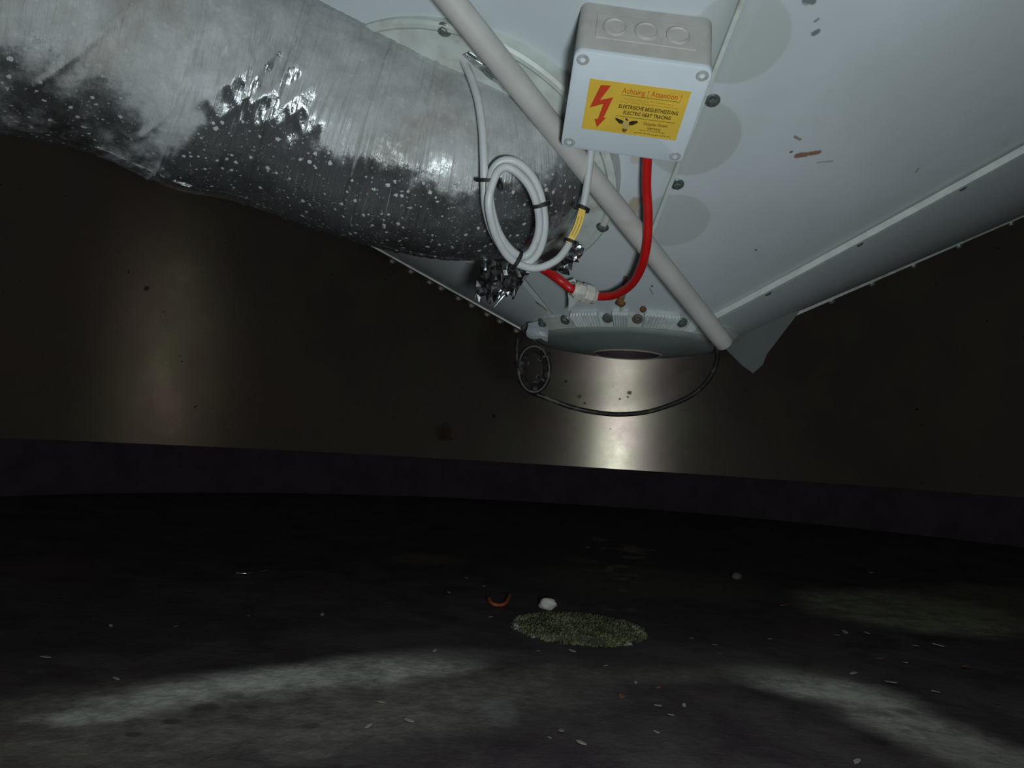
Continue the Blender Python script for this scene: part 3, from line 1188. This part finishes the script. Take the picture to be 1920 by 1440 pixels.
def lettering(text, u, v, width, height, mat, bold=0.0, align='LEFT'):
    """text with cap height `height` (fraction of sticker height) squeezed to `width` (fraction of sticker width)"""
    cu = bpy.data.curves.new('lettering', 'FONT')
    cu.body = text
    cu.size = 1.0
    cu.offset = bold
    cu.align_x = 'LEFT'
    cu.space_character = 1.08
    tmp = bpy.data.objects.new('lettering_tmp', cu)
    COL.objects.link(tmp)
    dg = bpy.context.evaluated_depsgraph_get()
    dg.update()
    me = bpy.data.meshes.new_from_object(tmp.evaluated_get(dg))
    bpy.data.objects.remove(tmp)
    xs = [p.co.x for p in me.vertices]
    x0, x1 = min(xs), max(xs)
    kx = width * SW / (x1 - x0)
    ky = height * SH / 0.70
    if align == 'CENTER':
        u -= width / 2
    bx, by = L(u, v)
    for p in me.vertices:
        p.co = SM @ V((bx + (p.co.x - x0) * kx, by + p.co.y * ky, ZS))
    me.materials.clear()
    o = link('lettering', me, mat, sticker)
    return o


lettering('Achtung ! Attention !', 0.335, 0.185, 0.59, 0.105, M_ORANGEINK, 0.012)
lettering('ELEKTRISCHE BEGLEITHEIZUNG', 0.335, 0.475, 0.605, 0.070, M_BLACKINK, 0.024)
lettering('ELECTRIC HEAT TRACING', 0.395, 0.590, 0.485, 0.070, M_BLACKINK, 0.024)
lettering('Caloplex GmbH', 0.625, 0.755, 0.245, 0.062, M_BROWN, 0.02)
lettering('Germany', 0.675, 0.835, 0.14, 0.058, M_BROWN, 0.02)


def illegible(u0, u1, v, h, mat, seed):
    """rows too small to read in the photograph: broken strokes only"""
    rnd = random.Random(seed)
    items, u = [], u0
    while u < u1:
        w = rnd.uniform(0.006, 0.02)
        items.append((u, min(u + w, u1), v - h * rnd.uniform(0.5, 0.9), h * 0.5))
        u += w + rnd.choice((0.003, 0.004, 0.012))
    rules('fine_print', items, mat)


illegible(0.365, 0.88, 0.315, 0.05, M_PALEORANGE, 1)
illegible(0.335, 0.925, 0.375, 0.05, M_PALEORANGE, 2)
illegible(0.60, 0.875, 0.885, 0.035, M_OLIVEINK, 3)
illegible(0.55, 0.935, 0.955, 0.04, M_OLIVEINK, 4)
# printed winged emblem
flat('emblem_wing', [[L(*p) for p in ((0.415, 0.80), (0.375, 0.79), (0.33, 0.72), (0.325, 0.68), (0.365, 0.70), (0.415, 0.73))]], M_WING, sticker, ZS)
flat('emblem_wing', [[L(*p) for p in ((0.475, 0.81), (0.52, 0.79), (0.565, 0.73), (0.555, 0.69), (0.51, 0.70), (0.475, 0.735))]], M_WING, sticker, ZS)
flat('emblem_body', [[L(0.445 + 0.034 * math.cos(a), 0.80 + 0.105 * math.sin(a)) for a in [2 * math.pi * k / 20 for k in range(20)]][::-1]], M_TAN, sticker, ZS + 0.0001)
flat('emblem_tail', [[L(*p) for p in ((0.418, 0.885), (0.475, 0.885), (0.465, 0.945), (0.445, 0.96), (0.425, 0.945))]], M_BROWN, sticker, ZS + 0.0002)
flat('emblem_head', [[L(*p) for p in ((0.425, 0.66), (0.45, 0.675), (0.465, 0.70), (0.445, 0.715), (0.43, 0.69))]], M_WING, sticker, ZS + 0.0002)

# ------------------------------------------------------------------ pale grey cable with a tied coil
CR = 0.0046
cab = [(800, 40, 0.912), (835, 66, 0.905), (868, 112, 0.905), (893, 175, 0.878), (904, 240, 0.862), (907, 300, 0.852), (908, 340, 0.850),
       (911, 390, 0.853), (926, 440, 0.867), (955, 481, 0.885), (986, 493, 0.895), (1010, 472, 0.890), (1021, 430, 0.880), (1017, 380, 0.870), (1001, 336, 0.862), (973, 307, 0.855), (945, 301, 0.852), (925, 317, 0.850),
       (918, 350, 0.842), (922, 395, 0.845), (937, 440, 0.858), (962, 472, 0.875), (985, 480, 0.884), (1002, 460, 0.880), (1011, 425, 0.872), (1007, 385, 0.862), (991, 347, 0.854), (966, 321, 0.848), (945, 314, 0.845), (929, 330, 0.842),
       (917, 370, 0.838), (919, 405, 0.842), (932, 447, 0.856), (958, 486, 0.876), (1000, 503, 0.892), (1040, 490, 0.902), (1063, 464, 0.912), (1080, 428, 0.920), (1093, 388, 0.922), (1101, 345, 0.918)]
cpts = [at(*p) for p in cab]
bx0 = BM @ V((-0.031, -BH / 2, 0.030))
cpts += [bx0 - BY * 0.022 + (cpts[-1] - bx0) * 0.08, bx0]
gcable = empty('power_cable', cpts[6], 'pale grey cable coiled and tied in front of the foil duct', 'cable')
tube('sheath', cpts, CR, M_WCABLE, gcable, 12, 8)


def tie(center, axis, ra, rb, parent, wide=V((1, 0, 0)), w=0.0022, tail=None):
    """cable tie: closed flat band around a bundle"""
    axis = axis.normalized()
    x = (wide - axis * wide.dot(axis)).normalized()
    y = axis.cross(x)
    P = [center + x * ra * math.cos(2 * math.pi * k / 24) + y * rb * math.sin(2 * math.pi * k / 24) for k in range(24)]
    vs, fs = [], []
    for k, p in enumerate(P):
        o = (p - center).normalized()
        for da, do in ((-w, 0), (w, 0), (w, 0.0014), (-w, 0.0014)):
            vs.append(p + axis * da + o * do)
    for k in range(24):
        for j in range(4):
            a, b = k * 4, ((k + 1) % 24) * 4
            fs.append((a + j, a + (j + 1) % 4, b + (j + 1) % 4, b + j))
    # locking head
    hd = center + x * ra
    base = len(vs)
    for sx in (-0.003, 0.003):
        for sy in (-0.003, 0.003):
            for sz in (-0.003, 0.003):
                vs.append(hd + x * sx + y * sy + axis * sz)
    fs += [tuple(base + i for i in f) for f in ((0, 1, 3, 2), (4, 6, 7, 5), (0, 4, 5, 1), (2, 3, 7, 6), (0, 2, 6, 4), (1, 5, 7, 3))]
    if tail is not None:
        tv, tf = sweep([hd, hd + (tail - hd) * 0.5 + y * 0.002, tail], 0.0026, 6)
        base = len(vs)
        vs += tv
        fs += [tuple(base + i for i in f) for f in tf]
    return mesh('cable_tie', vs, fs, M_TIE, parent, False)


tie(at(915, 338, 0.848), at(915, 360, 0.848) - at(915, 320, 0.848), 0.0125, 0.009, gcable, _r, 0.002, at(940, 356, 0.842))
tie(at(1013, 383, 0.864), at(1016, 400, 0.866) - at(1008, 365, 0.862), 0.0105, 0.009, gcable, _r, 0.002)
tie(at(967, 487, 0.880), at(985, 497, 0.884) - at(948, 474, 0.875), 0.0115, 0.010, gcable, _u * -1 - _r * 0.5, 0.002, at(956, 500, 0.885))
# yellow marker strip on the cable
la, lb = at(1067, 455, 0.903), at(1092, 391, 0.911)
ld = (lb - la).normalized()
lw = ld.cross(-ray(1080, 425)).normalized()
ln = lw.cross(ld)
vs = []
for i in range(7):
    t = i / 6
    p = la + (lb - la) * t + lw * (0.0022 * math.sin(math.pi * t)) 
    for a, b in ((-1, 0), (1, 0), (1, 1), (-1, 1)):
        vs.append(p + lw * a * 0.0042 + ln * b * 0.0012)
fs = [(0, 1, 2, 3), (27, 26, 25, 24)]
for i in range(6):
    for j in range(4):
        fs.append((i * 4 + j, i * 4 + 4 + j, i * 4 + 4 + (j + 1) % 4, i * 4 + (j + 1) % 4))
marker = mesh('cable_marker', vs, fs, M_YELLOW, gcable)
zz = 1.0 if ln.dot(ray(1080, 425)) < 0 else 0.0
pv, pf = [], []
rnd = random.Random(5)
for row in (-0.0018, 0.0016):
    t = 0.2
    while t < 0.78:
        dt = rnd.uniform(0.02, 0.045)
        p0, p1 = la + (lb - la) * t, la + (lb - la) * (t + dt)
        bow0, bow1 = lw * (0.0022 * math.sin(math.pi * t)), lw * (0.0022 * math.sin(math.pi * (t + dt)))
        b = len(pv)
        top_ = ln * (0.00135 if zz else -0.00015)
        pv += [p0 + bow0 + lw * (row - 0.0006) + top_, p0 + bow0 + lw * (row + 0.0006) + top_, p1 + bow1 + lw * (row + 0.0006) + top_, p1 + bow1 + lw * (row - 0.0006) + top_]
        pf.append((b, b + 1, b + 2, b + 3))
        t += dt + 0.012
mesh('fine_print', pv, pf, M_OLIVEINK, marker)
tie(at(1092, 391, 0.915), ld, 0.0075, 0.0070, gcable, lw * -1, 0.0022)
tie(at(1069, 453, 0.908), ld, 0.0070, 0.0070, gcable, lw, 0.0018)

# ------------------------------------------------------------------ red heating cable and white gland
rb0 = BM @ V((0.033, -BH / 2, 0.030))
red = empty('heating_cable', rb0, 'red heating cable hanging from the junction box to the white gland', 'cable')
ga, gb = at(1072, 541, 1.075), at(1116, 556, 1.095)
gd = (gb - ga).normalized()
tube('sheath', [rb0, rb0 - BY * 0.02 - BN * 0.0, at(1212, 345, 0.938), at(1215, 400, 0.955), at(1213, 455, 0.975), at(1203, 500, 1.005), at(1184, 533, 1.04), at(1155, 552, 1.07), at(1132, 556, 1.085), gb - gd * 0.004], 0.0058, M_RCABLE, red, 12, 10)
tube('sheath', [ga + gd * 0.004, ga - gd * 0.004, at(1052, 527, 1.075), at(1036, 515, 1.07), at(1018, 503, 1.055)], 0.0066, M_RCABLE, red, 12, 8)

gland = empty('cable_gland', ga, 'white plastic cable gland gripping the red cable above the outlet', 'cable gland')
gm = along(gd, ga)


def gpart(name, prof, seg, mat, par):
    vs, fs = lathe(prof, seg)
    o = mesh(name, [gm @ v for v in vs], fs, mat, par, seg > 10)
    if seg > 10:
        o.data.set_sharp_from_angle(angle=math.radians(35))
    return o


gl = (gb - ga).length
gpart('lock_nut', [(0.006, gl * 0.16), (0.0118, gl * 0.16), (0.0130, gl * 0.20), (0.0130, gl * 0.40), (0.0118, gl * 0.44), (0.006, gl * 0.44)], 6, M_GLAND, gland)
gpart('thread', [(0.0095, gl * 0.0), (0.0098, gl * 0.1), (0.0104, gl * 0.12), (0.0104, gl * 0.5)], 24, M_GLAND, gland)
gpart('dome_nut', [(0.006, gl * 0.46), (0.0135, gl * 0.46), (0.0142, gl * 0.50), (0.0142, gl * 0.78), (0.0120, gl * 0.88)], 8, M_GLAND, gland)
gpart('dome_end', [(0.0122, gl * 0.86), (0.0118, gl * 0.95), (0.0095, gl * 1.02), (0.0062, gl * 1.03), (0.0058, gl * 0.9)], 24, M_GLAND, gland)
# bent bracket that holds the gland
poly = [(1060, 528), (1078, 522), (1086, 545), (1092, 556), (1078, 572), (1066, 584), (1066, 560)]
fr = [at(x, y, 1.083 + (y - 522) * 0.0007) for x, y in poly]
bk = [p + ray(1075, 550) * 0.003 for p in fr]
npl = len(poly)
fs = [tuple(range(npl)), tuple(range(npl, 2 * npl))[::-1]] + [(i, i + npl, (i + 1) % npl + npl, (i + 1) % npl) for i in range(npl)]
from_bm('bracket', (lambda bm: ([bm.faces.new([vv[i] for i in f]) for vv in [[bm.verts.new(p) for p in fr + bk]] for f in fs], bm)[1])(bmesh.new()), M_LIP, gland)

# ------------------------------------------------------------------ black cable coil under the outlet
coil_c = at(1001, 692, 1.235)
black = empty('black_sensor_cable', coil_c, 'black cable coiled under the outlet with a slack loop sagging right', 'cable')
P = [at(971, 634, 1.25), at(969, 660, 1.245), at(972, 690, 1.24)]
for turn in range(3):
    for k in range(12):
        a = math.pi + 2 * math.pi * k / 12
        dx, dy = (29 - turn * 3.4) * math.cos(a), (43 - turn * 3.4) * -math.sin(a)
        P.append(at(1001 + dx, 692 + dy, 1.235 + 0.004 * turn + 0.002 * math.sin(a)))
P += [at(977, 712, 1.246), at(993, 733, 1.246)]
P += [at(x, y, d) for x, y, d in ((1030, 748, 1.25), (1070, 763, 1.255), (1115, 773, 1.26), (1160, 777, 1.27), (1210, 773, 1.28), (1255, 760, 1.29), (1295, 742, 1.30), (1325, 716, 1.31), (1342, 684, 1.32), (1345, 655, 1.33))]
P.append(V((P[-1].x - 0.01, P[-1].y, ZO + 0.004)))
tube('sheath', P, 0.0042, M_BLACKCABLE, black, 10, 6)
tie(at(977, 681, 1.24), _u, 0.010, 0.008, black, _r, 0.0025, at(966, 681, 1.232))
tie(at(1021, 668, 1.24), _u * 0.8 - _r * 0.5, 0.009, 0.008, black, -_r, 0.002)
tie(at(1017, 712, 1.24), _u * 0.8 + _r * 0.5, 0.009, 0.008, black, -_r, 0.002)
tie(at(1003, 730, 1.24), _r, 0.010, 0.009, black, _u, 0.003)

# milky tape scrap and gusset plate belong to the hopper
foil_scrap('tape_scrap', (at(990, 606, 1.255), at(1030, 599, 1.25), at(1028, 638, 1.262), at(986, 634, 1.265)), M_CLEAR, ring, 0.004, 6, 5, 21, 40)
poly = [(1345, 636), (1372, 629), (1440, 604), (1502, 580), (1470, 622), (1438, 664), (1430, 684), (1412, 700), (1392, 686), (1366, 660)]
fr = [at(x, y, 1.40) for x, y in poly]
bk = [p + V((0.001, 0.008, 0)) for p in fr]
npl = len(poly)
fs = [tuple(range(npl)), tuple(range(npl, 2 * npl))[::-1]] + [(i, i + npl, (i + 1) % npl + npl, (i + 1) % npl) for i in range(npl)]
from_bm('gusset_plate', (lambda bm: ([bm.faces.new([vv[i] for i in f]) for vv in [[bm.verts.new(p) for p in fr + bk]] for f in fs], bm)[1])(bmesh.new()), M_PLATE, hopper)

# ------------------------------------------------------------------ on the floor
sc_ = on_floor(1085, 1178)
s_r = ((on_floor(1210, 1192) - on_floor(960, 1163)).length) / 2
rnd = random.Random(11)
vs, fs = [V((0, 0, 0.007))], []
for i in range(1, 9):
    for k in range(48):
        a = 2 * math.pi * k / 48
        rr = s_r * i / 8 * (1 + 0.07 * nz(math.cos(a) * 1.8, math.sin(a) * 1.8, 3))
        vs.append(V((rr * math.cos(a), rr * math.sin(a), 0.008 * (1 - (i / 8) ** 3) - 0.001 + 0.002 * nz(rr * 40 * math.cos(a), rr * 40 * math.sin(a)))))
for k in range(48):
    fs.append((0, 1 + k, 1 + (k + 1) % 48))
for i in range(7):
    for k in range(48):
        a = 1 + i * 48
        fs.append((a + k, a + 48 + k, a + 48 + (k + 1) % 48, a + (k + 1) % 48))
for g in range(1400):
    a = rnd.uniform(0, 2 * math.pi)
    q = math.sqrt(rnd.random()) if g > 250 else rnd.uniform(0.93, 1.02)
    rr = s_r * q * (1 + 0.07 * nz(math.cos(a) * 1.8, math.sin(a) * 1.8, 3))
    c = V((rr * math.cos(a), rr * math.sin(a), 0.008 * (1 - q ** 3)))
    s = rnd.uniform(0.0012, 0.0030)
    b = len(vs)
    for dx, dy, dz in ((1, 0, 0), (-0.5, 0.8, 0), (-0.5, -0.8, 0), (0, 0, 1.2), (0, 0, -0.5)):
        vs.append(c + V((dx + rnd.uniform(-0.3, 0.3), dy + rnd.uniform(-0.3, 0.3), dz)) * s)
    fs += [(b, b + 1, b + 3), (b + 1, b + 2, b + 3), (b + 2, b, b + 3), (b + 1, b, b + 4), (b + 2, b + 1, b + 4), (b, b + 2, b + 4)]
pile = mesh('spilled_granules', [v + V((sc_.x, sc_.y, floor_z(sc_.x, sc_.y))) for v in vs], fs, M_GRAIN)
tag(pile, 'round flat patch of spilled greenish granules on the floor under the outlet', 'granules', kind='stuff')


def ground(x, y, up=0.0):
    p = on_floor(x, y)
    for _ in range(6):
        p = on_floor(x, y, floor_z(p.x, p.y))
    return V((p.x, p.y, p.z + up))


g = ground(1026, 1143)
o = lump('white_pebble', g + V((0, 0, 0.010)), 0.0125, M_WHITE, None, 2, 3, (1.25, 1.0, 0.8))
tag(o, 'small white lump lying at the edge of the spilled granules', 'pebble')
g = ground(1381, 1087)
o = lump('grey_pebble', g + V((0, 0, 0.008)), 0.011, simple('grey_stone', (0.15, 0.145, 0.11), 0.8, var=0.2, scale=60), None, 6, 2, (1.1, 1.0, 0.8))
tag(o, 'small grey pebble alone on the floor right of the outlet', 'pebble')
o = tube('orange_scrap', [ground(916, 1133, 0.010), ground(922, 1138, 0.006), ground(936, 1139, 0.004), ground(948, 1137, 0.006), ground(955, 1126, 0.010)], 0.0032, M_ORANGE, None, 8, 6)
tag(o, 'bent orange plastic scrap on the floor left of the granules', 'scrap')
o = tube('wire_sliver', [ground(438, 1078, 0.004), ground(465, 1079, 0.004), ground(485, 1077, 0.005), ground(505, 1074, 0.006)], 0.0016, M_BRIGHT, None, 8, 4)
tag(o, 'thin shiny metal sliver on the floor at left', 'metal sliver')


def flake_mesh(seed, mat):
    r_ = random.Random(seed)
    n_ = 7
    vs_ = []
    for z in (0.0, 1.0):
        for k in range(n_):
            a = 2 * math.pi * k / n_
            q = 0.55 + 0.45 * random.Random(seed * 31 + k).random()
            vs_.append(V((q * math.cos(a), 0.6 * q * math.sin(a), 0.10 * z + 0.35 * q * math.cos(a) * 0.6 + 0.25)))
    fs_ = [tuple(range(n_))[::-1], tuple(range(n_, 2 * n_))] + [(k, (k + 1) % n_, n_ + (k + 1) % n_, n_ + k) for k in range(n_)]
    me = bpy.data.meshes.new('flake')
    me.from_pydata([tuple(v) for v in vs_], [], fs_)
    me.materials.append(mat)
    return me


FM = [flake_mesh(i, M_FLAKE) for i in range(1, 6)]
RM = [flake_mesh(i, M_REDFLAKE) for i in range(6, 9)]
pale_px = [(208, 1175, 7), (87, 1234, 9), (218, 1274, 8), (716, 1318, 9), (767, 1353, 12), (690, 1364, 10), (832, 1258, 8), (815, 1222, 8), (875, 1085, 6), (908, 1100, 5), (842, 1112, 6),
           (1009, 1222, 8), (1073, 1222, 8), (1136, 1249, 6), (1340, 1211, 9), (1350, 1226, 6), (1443, 1199, 5), (1585, 1187, 9), (1570, 1193, 9), (1625, 1188, 7), (1600, 1264, 9),
           (1697, 1244, 8), (1670, 1282, 14), (1715, 1213, 10), (1762, 1213, 12), (1235, 1325, 10), (1283, 1324, 8), (1258, 1342, 9), (1232, 1374, 7), (1052, 1372, 12), (1031, 1384, 5),
           (1090, 1395, 12), (1192, 1281, 6), (1690, 1323, 8), (1755, 1299, 10), (1606, 1430, 10), (1297, 1198, 6), (1100, 1028, 7), (1222, 1033, 6), (1633, 1075, 6), (1497, 1303, 6), (1284, 1270, 5), (330, 1175, 4), (466, 1156, 6), (604, 1154, 7), (920, 1158, 6)]
red_px = [(1810, 1253, 14), (1165, 1308, 11), (1470, 1136, 9), (1235, 1290, 7), (1650, 1236, 9), (1868, 1320, 8)]
rnd = random.Random(3)
ORD = ['first', 'second', 'third', 'fourth', 'fifth', 'sixth', 'seventh', 'eighth', 'ninth', 'tenth', 'eleventh', 'twelfth', 'thirteenth', 'fourteenth', 'fifteenth', 'sixteenth', 'seventeenth', 'eighteenth', 'nineteenth', 'twentieth', 'twenty-first', 'twenty-second', 'twenty-third', 'twenty-fourth', 'twenty-fifth']
for lst, ms, name, word, grp in ((pale_px, FM, 'pale_flake', 'small pale paint flake', 'pale flakes scattered over the floor'),
                                 (red_px, RM, 'reddish_flake', 'small reddish brown flake', 'reddish flakes scattered over the floor')):
    count = {}
    for x, y, s in sorted(lst):
        zone = 'left of the spilled granules' if x < 950 else 'level with the spilled granules' if x < 1215 else 'right of the spilled granules'
        k = count.get(zone, 0)
        count[zone] = k + 1
        p = ground(x, y)
        o = bpy.data.objects.new(name, rnd.choice(ms))
        COL.objects.link(o)
        o.location = p
        q = s / FPX * (p - CAM).length
        o.scale = (q, q, q * 0.8)
        o.rotation_euler = (0, 0, rnd.uniform(0, 6.28))
        tag(o, '%s on the floor %s, %s from the left' % (word, zone, ORD[k]), 'flake', grp)
